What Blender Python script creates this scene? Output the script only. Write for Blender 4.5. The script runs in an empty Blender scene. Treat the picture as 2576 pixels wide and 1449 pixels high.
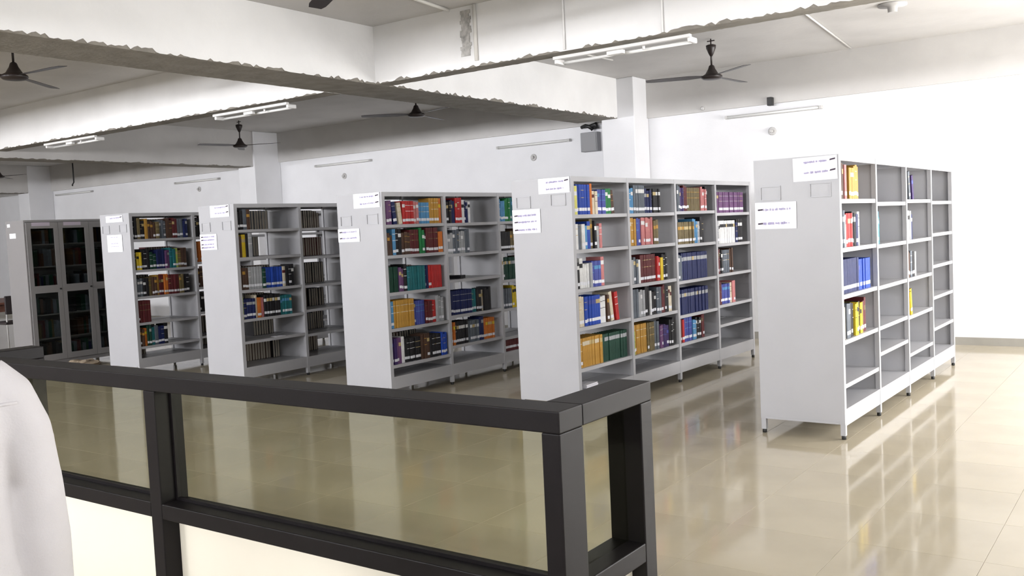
import bpy, bmesh, math, random
from mathutils import Matrix, Vector
random.seed(7)
S = bpy.context.scene
COL = S.collection
PI = math.pi

# ------------------------------------------------------------------ camera
F_PX, PITCH, ROLL, YAW = 2359.13, -0.061958, 0.046256, 0.621831
CAM = Vector((2.01994, -6.95103, 1.66157))
MROT = Matrix.Rotation(YAW, 3, 'Z') @ Matrix.Rotation(PITCH, 3, 'X') @ Matrix.Rotation(ROLL, 3, 'Y')
cd = bpy.data.cameras.new('camera'); cam = bpy.data.objects.new('camera', cd); COL.objects.link(cam)
cd.sensor_width = 36.0; cd.lens = F_PX / 2576.0 * 36.0; cd.clip_start = 0.05; cd.clip_end = 200
rx, fw, up = MROT.col[0], MROT.col[1], MROT.col[2]
cam.matrix_world = Matrix(((rx[0], up[0], -fw[0], CAM[0]), (rx[1], up[1], -fw[1], CAM[1]), (rx[2], up[2], -fw[2], CAM[2]), (0, 0, 0, 1)))
S.camera = cam
def project(P):
    d = MROT.transposed() @ (Vector(P) - CAM)
    if d.y < 0.05: return None
    return (1288 + F_PX * d.x / d.y, 724.5 - F_PX * d.z / d.y, d.y)

# ------------------------------------------------------------------ world, daylight, exposure
W = bpy.data.worlds.new('overcast_sky'); S.world = W; W.use_nodes = True
bg = W.node_tree.nodes['Background']; bg.inputs[0].default_value = (0.86, 0.93, 1.0, 1); bg.inputs[1].default_value = 1.0
S.view_settings.view_transform = 'Standard'; S.view_settings.look = 'None'
S.view_settings.exposure = 0.0; S.view_settings.gamma = 1.0; S.view_settings.use_curve_mapping = False
S.cycles.use_denoising = True
S.cycles.max_bounces = 6; S.cycles.diffuse_bounces = 3; S.cycles.glossy_bounces = 3; S.cycles.transparent_max_bounces = 8
S.cycles.use_adaptive_sampling = True; S.cycles.adaptive_threshold = 0.1; S.cycles.adaptive_min_samples = 8
S.cycles.sample_clamp_indirect = 6.0
XR, XL, YN, YB, ZC = 4.3, -27.0, -10.8, 5.53, 3.76          # room box
RIGHT_WINDOWS = [(-9.6, -7.4), (-6.6, -4.4), (-3.6, -1.4), (-0.6, 1.6), (2.4, 4.8)]     # y spans
NEAR_WINDOWS = [(1.2, 3.4), (-2.4, -0.2), (-6.0, -3.8), (-9.6, -7.4), (-13.2, -11.0), (-16.8, -14.6), (-20.4, -18.2), (-24.0, -21.8)]
WZ0, WZ1 = 0.95, 2.75          # right-hand windows
R_SILL = [0.95, 0.95, 0.95, 0.04, 0.95]   # the fourth opening is an unseen paneless door, added to brighten the floor
NZ0, NZ1 = 2.60, 3.12          # high windows of the near wall
P_RIGHT = [25, 30, 75, 220, 430]
P_NEAR = [70, 150, 230, 260, 240, 190, 125, 100]
def window_light(name, loc, rot, sx, sy, power, colr, spread=180):
    l = bpy.data.lights.new(name, 'AREA'); l.shape = 'RECTANGLE'; l.size = sx; l.size_y = sy; l.energy = power; l.color = colr; l.spread = math.radians(spread)
    o = bpy.data.objects.new(name, l); COL.objects.link(o); o.location = loc; o.rotation_euler = rot
    return o
for (a, b), p, z_ in zip(RIGHT_WINDOWS, P_RIGHT, R_SILL):
    window_light('window_daylight', (XR + 0.1, (a + b) / 2, (z_ + WZ1) / 2), (0, PI / 2, 0), WZ1 - z_, b - a, p, (1.0, 0.985, 0.97))  # the fourth lamp shines through the added door opening
for (a, b), p in zip(NEAR_WINDOWS, P_NEAR):
    window_light('window_daylight', ((a + b) / 2, YN - 0.1, (NZ0 + NZ1) / 2), (PI / 2, 0, 0), b - a, NZ1 - NZ0, p, (0.97, 0.97, 1.0), 110)

# ------------------------------------------------------------------ materials
MATS = {}
def mat(name, color, rough=0.5, metal=0.0, noise=0.0, nscale=8.0, bump=0.0, bscale=60.0, spec=0.5, color2=None):
    if name in MATS: return MATS[name]
    m = bpy.data.materials.new(name); m.use_nodes = True; MATS[name] = m
    nt = m.node_tree; b = nt.nodes['Principled BSDF']
    b.inputs['Base Color'].default_value = (*color, 1); b.inputs['Roughness'].default_value = rough
    b.inputs['Metallic'].default_value = metal; b.inputs['Specular IOR Level'].default_value = spec
    if noise or bump:
        tc = nt.nodes.new('ShaderNodeTexCoord')
    if noise:
        n = nt.nodes.new('ShaderNodeTexNoise'); n.inputs['Scale'].default_value = nscale; n.inputs['Detail'].default_value = 5
        nt.links.new(tc.outputs['Object'], n.inputs['Vector'])
        r = nt.nodes.new('ShaderNodeValToRGB')
        c2 = color2 or tuple(c * (1 - noise) for c in color)
        r.color_ramp.elements[0].color = (*c2, 1); r.color_ramp.elements[1].color = (*color, 1)
        r.color_ramp.elements[0].position = 0.3; r.color_ramp.elements[1].position = 0.62
        nt.links.new(n.outputs['Fac'], r.inputs['Fac']); nt.links.new(r.outputs['Color'], b.inputs['Base Color'])
    if bump:
        n2 = nt.nodes.new('ShaderNodeTexNoise'); n2.inputs['Scale'].default_value = bscale; n2.inputs['Detail'].default_value = 4
        nt.links.new(tc.outputs['Object'], n2.inputs['Vector'])
        bp = nt.nodes.new('ShaderNodeBump'); bp.inputs['Strength'].default_value = bump; bp.inputs['Distance'].default_value = 0.01
        nt.links.new(n2.outputs['Fac'], bp.inputs['Height']); nt.links.new(bp.outputs['Normal'], b.inputs['Normal'])
    return m
def glass(name, tint, gloss=0.06):
    if name in MATS: return MATS[name]
    m = bpy.data.materials.new(name); m.use_nodes = True; MATS[name] = m
    nt = m.node_tree; nt.nodes.clear()
    out = nt.nodes.new('ShaderNodeOutputMaterial'); mx = nt.nodes.new('ShaderNodeMixShader')
    t = nt.nodes.new('ShaderNodeBsdfTransparent'); g = nt.nodes.new('ShaderNodeBsdfGlossy'); fr = nt.nodes.new('ShaderNodeFresnel')
    ge = nt.nodes.new('ShaderNodeNewGeometry'); mr = nt.nodes.new('ShaderNodeMapRange'); mr.inputs['To Min'].default_value = 1.5; mr.inputs['To Max'].default_value = 1 / 1.5
    nt.links.new(ge.outputs['Backfacing'], mr.inputs['Value']); nt.links.new(mr.outputs['Result'], fr.inputs['IOR'])
    t.inputs['Color'].default_value = (*tint, 1); g.inputs['Roughness'].default_value = 0.02; fr.inputs['IOR'].default_value = 1.5
    g.inputs['Color'].default_value = (0.45, 0.46, 0.44, 1)
    nt.links.new(fr.outputs[0], mx.inputs[0]); nt.links.new(t.outputs[0], mx.inputs[1]); nt.links.new(g.outputs[0], mx.inputs[2])
    nt.links.new(mx.outputs[0], out.inputs[0])
    return m
M_WALL = mat('white_wall_paint', (0.80, 0.80, 0.82), 0.55, noise=0.05, nscale=2.0, bump=0.12, bscale=30)
M_CEIL = mat('whitewashed_concrete', (0.60, 0.585, 0.57), 0.8, noise=0.12, nscale=1.3, bump=0.3, bscale=14)
M_BEAM = mat('whitewashed_beam', (0.84, 0.835, 0.83), 0.75, noise=0.08, nscale=1.6, bump=0.25, bscale=18)
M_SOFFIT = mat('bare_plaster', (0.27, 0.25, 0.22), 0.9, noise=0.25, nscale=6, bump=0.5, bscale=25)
M_TILE = mat('polished_beige_tile', (0.53, 0.465, 0.345), 0.085, noise=0.10, nscale=1.7, spec=0.5)
M_GROUT = mat('tile_grout', (0.42, 0.37, 0.275), 0.6)
M_SKIRT = mat('grey_skirting', (0.36, 0.345, 0.31), 0.35, noise=0.1, nscale=5)
M_STEEL = mat('grey_enamelled_steel', (0.44, 0.44, 0.46), 0.38, noise=0.04, nscale=3)
M_FOOT = mat('black_rubber', (0.02, 0.02, 0.02), 0.6)
M_PAPER = mat('white_paper', (0.86, 0.85, 0.90), 0.7)
M_INK = mat('violet_ink', (0.42, 0.38, 0.60), 0.7)
M_INKDK = mat('dark_ink', (0.05, 0.035, 0.06), 0.7)
M_ALU = mat('bronze_aluminium', (0.009, 0.0072, 0.008), 0.45, noise=0.15, nscale=12, spec=0.22)
M_GLASS = glass('tinted_glass', (0.89, 0.895, 0.82))
M_CABGLASS = glass('clear_glass', (0.75, 0.77, 0.76))
M_BOARD = mat('cream_laminate', (0.90, 0.85, 0.72), 0.45, noise=0.03, nscale=2)
M_FAN = mat('brown_fan_enamel', (0.020, 0.013, 0.012), 0.4)
M_TUBE = mat('white_tube_glass', (0.80, 0.80, 0.78), 0.2)
M_BATTEN = mat('white_fitting_enamel', (0.78, 0.77, 0.76), 0.35)
M_BATTENGREY = mat('grey_fitting_enamel', (0.50, 0.49, 0.48), 0.4)
M_CONDUIT = mat('white_conduit', (0.72, 0.70, 0.66), 0.35)
M_BLACK = mat('black_plastic', (0.015, 0.015, 0.015), 0.5)
M_GREYBOX = mat('grey_painted_metal', (0.27, 0.27, 0.28), 0.5)
M_CAB = mat('grey_cabinet_enamel', (0.25, 0.24, 0.24), 0.4, noise=0.05, nscale=3)
M_WOOD = mat('red_brown_wood', (0.22, 0.09, 0.06), 0.4, noise=0.4, nscale=7)
M_DARKSEAT = mat('dark_seat', (0.03, 0.022, 0.024), 0.6)
M_SHIRT = mat('white_cotton', (0.74, 0.715, 0.73), 0.85, noise=0.04, nscale=10, bump=0.15, bscale=200)
M_SKIN = mat('skin', (0.33, 0.19, 0.12), 0.5)
M_TROUSER = mat('dark_trousers', (0.05, 0.05, 0.06), 0.8)
M_HAIR = mat('black_hair', (0.012, 0.010, 0.010), 0.5)
M_KRAFT = mat('crumpled_kraft', (0.45, 0.36, 0.26), 0.8, noise=0.3, nscale=14)
M_STAIN = mat('grey_cement_patch', (0.60, 0.585, 0.56), 0.9, noise=0.5, nscale=18)

# ------------------------------------------------------------------ mesh helpers
class MB:
    def __init__(s): s.v = []; s.f = []; s.m = []; s.sm = []
    def quad(s, pts, mi=0, sm=False):
        k = len(s.v); s.v += [tuple(p) for p in pts]; s.f.append(tuple(range(k, k + len(pts)))); s.m.append(mi); s.sm.append(sm)
    def box(s, x0, x1, y0, y1, z0, z1, mi=0):
        k = len(s.v)
        s.v += [(x0, y0, z0), (x1, y0, z0), (x1, y1, z0), (x0, y1, z0), (x0, y0, z1), (x1, y0, z1), (x1, y1, z1), (x0, y1, z1)]
        for q in ((0, 3, 2, 1), (4, 5, 6, 7), (0, 1, 5, 4), (1, 2, 6, 5), (2, 3, 7, 6), (3, 0, 4, 7)):
            s.f.append(tuple(k + i for i in q)); s.m.append(mi); s.sm.append(False)
        return s
    def lathe(s, prof, n=20, mi=0, c=(0, 0, 0)):
        k = len(s.v)
        for r, z in prof:
            for i in range(n):
                a = 2 * PI * i / n; s.v.append((c[0] + r * math.cos(a), c[1] + r * math.sin(a), c[2] + z))
        for j in range(len(prof) - 1):
            for i in range(n):
                i2 = (i + 1) % n
                s.f.append((k + j * n + i, k + (j + 1) * n + i, k + (j + 1) * n + i2, k + j * n + i2)); s.m.append(mi); s.sm.append(True)
        s.f.append(tuple(k + i for i in range(n))); s.m.append(mi); s.sm.append(False)
        s.f.append(tuple(k + (len(prof) - 1) * n + n - 1 - i for i in range(n))); s.m.append(mi); s.sm.append(False)
        return s
    def tube(s, pts, r, n=8, mi=0):
        """round tube along a list of points, r a number or list"""
        pts = [Vector(p) for p in pts]; k = len(s.v); m = len(pts)
        prev = None
        for j, p in enumerate(pts):
            t = (pts[min(j + 1, m - 1)] - pts[max(j - 1, 0)]).normalized()
            a = Vector((0, 0, 1)) if abs(t.z) < 0.9 else Vector((1, 0, 0))
            if prev is not None: a = prev
            u = (a - t * a.dot(t)).normalized(); w = t.cross(u); prev = u
            rr = r[j] if isinstance(r, (list, tuple)) else r
            if not isinstance(rr, (list, tuple)): rr = (rr, rr)
            for i in range(n):
                an = 2 * PI * i / n; q = p + u * (math.cos(an) * rr[0]) + w * (math.sin(an) * rr[1]); s.v.append(tuple(q))
        for j in range(m - 1):
            for i in range(n):
                i2 = (i + 1) % n
                s.f.append((k + j * n + i, k + j * n + i2, k + (j + 1) * n + i2, k + (j + 1) * n + i)); s.m.append(mi); s.sm.append(True)
        s.f.append(tuple(k + n - 1 - i for i in range(n))); s.m.append(mi); s.sm.append(False)
        s.f.append(tuple(k + (m - 1) * n + i for i in range(n))); s.m.append(mi); s.sm.append(False)
        return s
    def mesh(s, name, mats):
        me = bpy.data.meshes.new(name); me.from_pydata(s.v, [], s.f)
        for mm in (mats if isinstance(mats, (list, tuple)) else [mats]): me.materials.append(mm)
        me.polygons.foreach_set('material_index', s.m); me.polygons.foreach_set('use_smooth', s.sm)
        me.update(); return me
    def build(s, name, mats, parent=None, loc=(0, 0, 0), rot=(0, 0, 0)):
        return put(name, s.mesh(name, mats), parent, loc, rot)
def put(name, me, parent=None, loc=(0, 0, 0), rot=(0, 0, 0)):
    o = bpy.data.objects.new(name, me); COL.objects.link(o)
    if parent: o.parent = parent
    o.location = loc; o.rotation_euler = rot
    return o
def bevel(o, w=0.004, seg=2):
    b = o.modifiers.new('bevel', 'BEVEL'); b.width = w; b.segments = seg; b.limit_method = 'ANGLE'; return o
def B(x0, x1, y0, y1, z0, z1): return MB().box(x0, x1, y0, y1, z0, z1)
def tag(o, label=None, cat=None, group=None, kind=None):
    if label: o['label'] = label
    if cat: o['category'] = cat
    if group: o['group'] = group
    if kind: o['kind'] = kind
    return o
def thing(name, label, cat, loc=(0, 0, 0), rotz=0.0, group=None):
    o = bpy.data.objects.new(name, None); COL.objects.link(o); o.location = loc; o.rotation_euler = (0, 0, rotz); o.empty_display_size = 0.1
    return tag(o, label, cat, group)
def struct(name, mb, m, parent=None):
    o = mb.build(name, m, parent)
    if not parent: o['kind'] = 'structure'
    return o

# ------------------------------------------------------------------ floor with tiles
floor = struct('floor', B(XL, XR, YN, YB, -0.15, -0.004), M_GROUT)
TP, TX, TY = 0.625, 0.01, -1.56
tile_me = MB()
h = TP / 2 - 0.0008; e = 0.0005
_v = []
for s_, z in ((h, -0.006), (h, -e), (h - e, 0.0)):
    _v += [(-s_, -s_, z), (s_, -s_, z), (s_, s_, z), (-s_, s_, z)]
tile_me.v = _v
for j in (0, 1):
    for i in range(4):
        i2 = (i + 1) % 4; tile_me.f.append((j * 4 + i, j * 4 + i2, j * 4 + 4 + i2, j * 4 + 4 + i)); tile_me.m.append(0); tile_me.sm.append(False)
tile_me.f.append((8, 9, 10, 11)); tile_me.m.append(0); tile_me.sm.append(False)
TILE = tile_me.mesh('tile', M_TILE)
cells = []
i0, i1 = math.ceil((XL - TX) / TP), math.floor((XR - TX) / TP); j0, j1 = math.ceil((YN - TY) / TP), math.floor((YB - TY) / TP)
for i in range(i0, i1):
    for j in range(j0, j1):
        c = (TX + (i + 0.5) * TP, TY + (j + 0.5) * TP, 0.0)
        p = project(c); score = 0
        if p and -120 < p[0] < 2700 and p[1] < 1560: score = 1.0 / p[2] ** 3
        cells.append((score, c))
cells.sort(key=lambda t: -t[0])
rest = MB()
for k, (sc_, c) in enumerate(cells):
    if k < 300 and sc_ > 0: put('tile', TILE, floor, c)
    else:
        n = len(rest.v); rest.v += [(x + c[0], y + c[1], z) for x, y, z in tile_me.v]
        rest.f += [tuple(n + q for q in f) for f in tile_me.f]; rest.m += tile_me.m; rest.sm += tile_me.sm
# cut tiles along the walls
xa, xb, ya, yb_ = TX + i0 * TP, TX + i1 * TP, TY + j0 * TP, TY + j1 * TP
for (u0, u1, v0, v1) in ((XL, xa, YN, YB), (xb, XR, YN, YB), (xa, xb, YN, ya), (xa, xb, yb_, YB)):
    if u1 - u0 > 0.01 and v1 - v0 > 0.01: rest.box(u0, u1 - 0.002, v0 + 0.002, v1, -0.006, 0.0)
o = rest.build('tile_field', M_TILE, floor); o['kind'] = 'stuff'; o['label'] = 'remaining polished beige floor tiles'

# ------------------------------------------------------------------ ceiling, walls, beams, columns
struct('ceiling', B(XL, XR, YN, YB, ZC, ZC + 0.15), M_CEIL)
struct('wall_back', B(XL - 0.2, XR + 0.2, YB, YB + 0.2, 0, ZC + 0.15), M_WALL)
struct('wall_left', B(XL - 0.2, XL, YN, YB, 0, ZC + 0.15), M_WALL)
def wall_with_openings(name, axis, spans, lo, hi, fixed, t, WZ0, WZ1):
    mb = MB()
    def bx(a, b, z0, z1):
        if axis == 'y': mb.box(fixed, fixed + t, a, b, z0, z1)
        else: mb.box(a, b, fixed - t, fixed, z0, z1)
    bx(lo, hi, WZ1, ZC + 0.15)
    cur = lo
    for a, b in sorted(spans):
        z_ = R_SILL[spans.index((a, b))] if axis == 'y' else WZ0
        bx(cur, a, 0, WZ1); bx(a, b, 0, z_); cur = b
    bx(cur, hi, 0, WZ1)
    return struct(name, mb, M_WALL)
wall_with_openings('wall_right', 'y', RIGHT_WINDOWS, YN, YB, XR, 0.2, WZ0, WZ1)
wall_with_openings('wall_near', 'x', NEAR_WINDOWS, XL, XR, YN, 0.2, NZ0, NZ1)
nwin = 0
for (a, b) in RIGHT_WINDOWS + NEAR_WINDOWS:
    nwin += 1; mb = MB(); f = 0.05; right = nwin <= len(RIGHT_WINDOWS)
    def wb(u0, u1, z0, z1):
        if right: mb.box(XR + 0.02, XR + 0.07, u0, u1, z0, z1)
        else: mb.box(u0, u1, YN - 0.07, YN - 0.02, z0, z1)
    q0, q1 = (R_SILL[nwin - 1], WZ1) if right else (NZ0, NZ1)
    wb(a, a + f, q0, q1); wb(b - f, b, q0, q1); wb(a + f, b - f, q0, q0 + f); wb(a + f, b - f, q1 - f, q1)
    m_ = (a + b) / 2; wb(m_ - 0.02, m_ + 0.02, q0 + f, q1 - f)
    struct('window_%d' % nwin if nwin != 4 else 'added_door_1', mb, M_ALU)  # the door frame belongs to the opening added for floor light
struct('baseboard_back', B(XL, XR, YB - 0.015, YB, 0, 0.095), M_SKIRT)

def beam(name, x0, x1, y0, y1, z0, along, seed, ragged=0.012, face=M_BEAM):
    """beam with whitewashed sides, bare soffit and uneven plaster arrises"""
    rnd = random.Random(seed); mb = MB()
    L0, L1 = (y0, y1) if along == 'y' else (x0, x1); n = max(2, int((L1 - L0) / 0.032))
    rows = []; dz = 0.0; dx = 0.0; dz2 = 0.0
    for i in range(n + 1):
        t = L0 + (L1 - L0) * i / n
        dz = dz * 0.45 + rnd.uniform(-ragged, ragged * 1.6); dx = dx * 0.4 + rnd.uniform(-ragged, ragged) * 0.35; dz2 = dz2 * 0.5 + rnd.uniform(-ragged, ragged) * 0.6
        a, b = (x0, x1) if along == 'y' else (y0, y1)
        # the arris nearest the camera is the ragged one
        nearhi = along == 'y'
        zl, zh = (z0 + abs(dz2) * 0.5, z0 + max(0, dz)) if nearhi else (z0 + max(0, dz), z0 + abs(dz2) * 0.5)
        prof = [(a, ZC + 0.01), (a, zl), (a + 0.012 + (0 if nearhi else abs(dx)), z0), (b - 0.012 - (abs(dx) if nearhi else 0), z0), (b, zh), (b, ZC + 0.01)]
        rows.append([((u, t, z) if along == 'y' else (t, u, z)) for u, z in prof])
    k = len(mb.v)
    for r in rows: mb.v += r
    m = 6
    for i in range(n):
        for j in range(m - 1):
            q = (k + i * m + j, k + (i + 1) * m + j, k + (i + 1) * m + j + 1, k + i * m + j + 1)
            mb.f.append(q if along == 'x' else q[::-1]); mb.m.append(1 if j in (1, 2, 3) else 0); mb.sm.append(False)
    for i in (0, n):
        mb.f.append(tuple(k + i * m + j for j in range(m))); mb.m.append(0); mb.sm.append(False)
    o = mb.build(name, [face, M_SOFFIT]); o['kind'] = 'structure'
    me = o.data; bm = bmesh.new(); bm.from_mesh(me); bmesh.ops.recalc_face_normals(bm, faces=bm.faces); bm.to_mesh(me); bm.free()
    return o
ZB = 3.19
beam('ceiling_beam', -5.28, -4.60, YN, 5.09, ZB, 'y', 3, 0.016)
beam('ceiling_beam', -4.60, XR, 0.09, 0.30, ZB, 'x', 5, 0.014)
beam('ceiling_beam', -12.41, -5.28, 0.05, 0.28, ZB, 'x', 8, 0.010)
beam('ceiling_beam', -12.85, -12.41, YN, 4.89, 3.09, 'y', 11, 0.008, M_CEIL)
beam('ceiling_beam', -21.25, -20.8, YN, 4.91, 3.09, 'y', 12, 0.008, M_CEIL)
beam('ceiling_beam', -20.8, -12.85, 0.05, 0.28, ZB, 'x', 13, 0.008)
beam('ceiling_beam', -4.60, XR, -5.30, -5.08, ZB, 'x', 14, 0.010)  # beam out of view, added to block light from the near windows
beam('ceiling_beam', -12.41, -5.28, -5.30, -5.08, ZB, 'x', 15, 0.010)  # continues the unseen beam beyond the long one, also added to block light
struct('wall_beam', B(-4.33, XR, YB - 0.05, YB - 0.0, ZB, ZC), M_CEIL)
struct('wall_beam', B(-12.37, -4.87, YB - 0.05, YB - 0.0, ZB, ZC), M_CEIL)
struct('wall_beam', B(-20.8, -12.85, YB - 0.05, YB - 0.0, ZB - 0.05, ZC), M_CEIL)
struct('wall_beam', B(XL, -21.3, YB - 0.05, YB - 0.0, ZB - 0.05, ZC), M_CEIL)
for (x0, x1, y0) in ((-4.87, -4.33, 5.09), (-12.85, -12.37, 4.89), (-21.3, -20.8, 4.91)):
    bevel(struct('column', B(x0, x1, y0, YB, 0, ZC), M_WALL), 0.012, 2)

# ------------------------------------------------------------------ steel book racks
D, BW, NB = 0.6427, 0.9646, 4
LEN = BW * NB
RACKS = {6: (0.0, 0.0, -0.0124), 5: (-2.266, -0.0223, -0.0273), 4: (-4.4873, -0.0307, -0.012), 3: (-6.701, -0.1017, -0.003), 2: (-8.9066, -0.006, 0.0178)}
STD = [1.765, 1.42, 1.075, 0.735, 0.40]
SHELVES = {
    6: [[1.775, 1.415, 1.069, 0.731, 0.407], [1.75, 1.404, 1.063, 0.731, 0.518], [1.769, 1.404, 1.061, 0.719, 0.378], [1.752, 1.435, 1.123, 0.813, 0.502]],
    5: [[1.767, 1.46, 1.115, 0.777, 0.415], [1.764, 1.453, 1.085, 0.757, 0.403], [1.773, 1.428, 1.048, 0.691, 0.40], [1.743, 1.397, 1.059, 0.71, 0.49]],
    4: [[1.77, 1.458, 1.081, 0.713, 0.343], [1.764, 1.429, 1.143, 0.753, 0.422], STD, STD],
    3: [[1.804, 1.488, 1.114, 0.777, 0.523], [1.80, 1.45, 1.10, 0.80, 0.50], STD, STD],
    2: [[1.763, 1.366, 1.02, 0.682, 0.375], STD, STD, STD]}
RLAB = {6: 'rightmost grey steel book rack, half empty, by the bare white wall',
        5: 'grey steel book rack, second from right, just behind the dark partition corner',
        4: 'grey steel book rack, third from right, behind the middle of the partition',
        3: 'grey steel book rack, fourth from right, with see-through lower shelves',
        2: 'grey steel book rack, fifth from right, next to the glazed cabinet'}
def shelf_mesh():
    mb = MB(); y0, y1 = 0.022, BW - 0.022
    mb.box(-0.305, -0.006, y0, y1, -0.004, 0.0); mb.box(-0.018, -0.006, y0, y1, -0.032, -0.004); mb.box(-0.305, -0.297, y0, y1, -0.026, -0.004)
    return mb.mesh('shelf', M_STEEL)
def base_mesh():
    mb = MB(); y0, y1 = 0.019, BW - 0.019
    mb.box(-0.318, -0.002, y0, y1, -0.005, 0.0); mb.box(-0.012, -0.002, y0, y1, -0.125, -0.005)
    return mb.mesh('base_shelf', M_STEEL)
def top_mesh():
    mb = MB(); y0, y1 = 0.019, BW - 0.019
    mb.box(-D + 0.002, -0.002, y0, y1, -0.008, 0.0); mb.box(-0.012, -0.002, y0, y1, -0.045, -0.008); mb.box(-D + 0.002, -D + 0.012, y0, y1, -0.045, -0.008)
    return mb.mesh('top_panel', M_STEEL)
def panel_mesh():
    mb = MB(); mb.box(-D, 0.0, -0.006, 0.0, 0.115, 2.10); mb.box(-D + 0.045, -0.045, -0.010, -0.006, 0.115, 0.130)
    return mb.mesh('end_panel', M_STEEL)
def holder_mesh():
    mb = MB(); w, hh, t = 0.158, 0.106, 0.007
    for q in ((0, w, 0, t), (0, w, hh - t, hh), (0, t, t, hh - t), (w - t, w, t, hh - t)): mb.box(q[0], q[1], -0.009, 0, q[2], q[3])
    return mb.mesh('card_holder', M_STEEL)
SH, BA, TO, PA, HO = shelf_mesh(), base_mesh(), top_mesh(), panel_mesh(), holder_mesh()
DIV = B(-D + 0.035, -0.035, -0.006, 0.006, 0.20, 2.055).mesh('divider_panel', M_STEEL)
POST = B(-0.036, 0.0, -0.019, 0.019, 0.03, 2.10).mesh('post', M_STEEL)
FOOT = MB().lathe([(0.010, 0.0), (0.017, 0.002), (0.017, 0.022), (0.012, 0.031)], 12).mesh('foot', M_FOOT)
rack_roots = {}
for r in (6, 5, 4, 3, 2):
    x, y, yaw = RACKS[r]
    root = thing('book_rack', RLAB[r], 'book rack', (x, y, 0), yaw, 'double-sided steel book racks'); rack_roots[r] = root
    put('end_panel', PA, root); put('end_panel', PA, root, (-D, LEN, 0), (0, 0, PI))
    hz0 = {6: 1.792, 5: 1.846, 4: 1.775, 3: 1.80, 2: 1.85}[r]
    for hx, hz in ((-0.594, hz0), (-0.217, hz0 + 0.004)): put('card_holder', HO, root, (hx, -0.006, hz))
    for i in range(NB + 1):
        yy = BW * i + (0.019 if i == 0 else -0.019 if i == NB else 0)
        for sx in (0, 1):
            p_ = put('post', POST, root, (0 if not sx else -D + 0.036, yy, 0)); put('foot', FOOT, p_, (-0.018, 0, 0))
        if 0 < i < NB: put('divider_panel', DIV, root, (0, yy, 0))
    for i in range(NB):
        put('top_panel', TO, root, (0, BW * i, 2.10))
        put('base_shelf', BA, root, (0, BW * i, 0.225)); put('base_shelf', BA, root, (-D, BW * (i + 1), 0.225), (0, 0, PI))
        for z in SHELVES[r][i]:
            put('shelf', SH, root, (0, BW * i, z)); put('shelf', SH, root, (-D, BW * (i + 1), z), (0, 0, PI))

# ------------------------------------------------------------------ books
PAL = {'w': ('white', (0.78, 0.78, 0.78)), 'c': ('cream', (0.70, 0.62, 0.48)), 'k': ('black', (0.018, 0.017, 0.02)), 'g': ('grey', (0.40, 0.41, 0.43)),
       'b': ('blue', (0.02, 0.07, 0.42)), 'B': ('violet-blue', (0.07, 0.09, 0.36)), 'n': ('navy', (0.014, 0.022, 0.10)), 'u': ('light blue', (0.10, 0.30, 0.55)),
       'r': ('red', (0.50, 0.03, 0.03)), 'm': ('maroon', (0.12, 0.022, 0.025)), 'o': ('orange', (0.60, 0.17, 0.03)), 'y': ('yellow', (0.72, 0.52, 0.03)),
       'Y': ('pale yellow', (0.75, 0.72, 0.20)), 'a': ('golden brown', (0.52, 0.28, 0.05)), 'e': ('dark green', (0.012, 0.055, 0.035)), 'E': ('green', (0.02, 0.20, 0.06)),
       'l': ('lime green', (0.38, 0.50, 0.10)), 'p': ('purple', (0.16, 0.07, 0.18)), 'v': ('dark violet', (0.05, 0.025, 0.12)), 'i': ('pink', (0.55, 0.20, 0.20)),
       't': ('teal', (0.02, 0.16, 0.18)), 's': ('slate', (0.13, 0.15, 0.18)), 'd': ('dark brown', (0.085, 0.045, 0.03)), 'f': ('olive', (0.17, 0.13, 0.06))}
CM = {k: mat('book_cover_' + v[0].replace(' ', '_').replace('-', '_'), v[1], 0.5, noise=0.18, nscale=22, spec=0.25) for k, v in PAL.items()}
M_PAGES = mat('book_pages', (0.48, 0.44, 0.37), 0.85)
M_STICK = mat('spine_sticker', (0.74, 0.75, 0.80), 0.5)
M_GOLD = mat('spine_gold', (0.50, 0.38, 0.16), 0.4)
BAND = {'w': 'k', 'c': 'm', 'k': 'w', 'g': 'w', 'b': 'B', 'B': 'u', 'n': 'g', 'u': 'w', 'r': 'w', 'm': 'f', 'o': 'y', 'y': 'k', 'Y': 'w', 'a': 'c', 'e': 'g', 'E': 'w',
        'l': 'E', 'p': 'g', 'v': 'B', 'i': 'w', 't': 'u', 's': 'w', 'd': 'a', 'f': 'a'}
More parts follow.
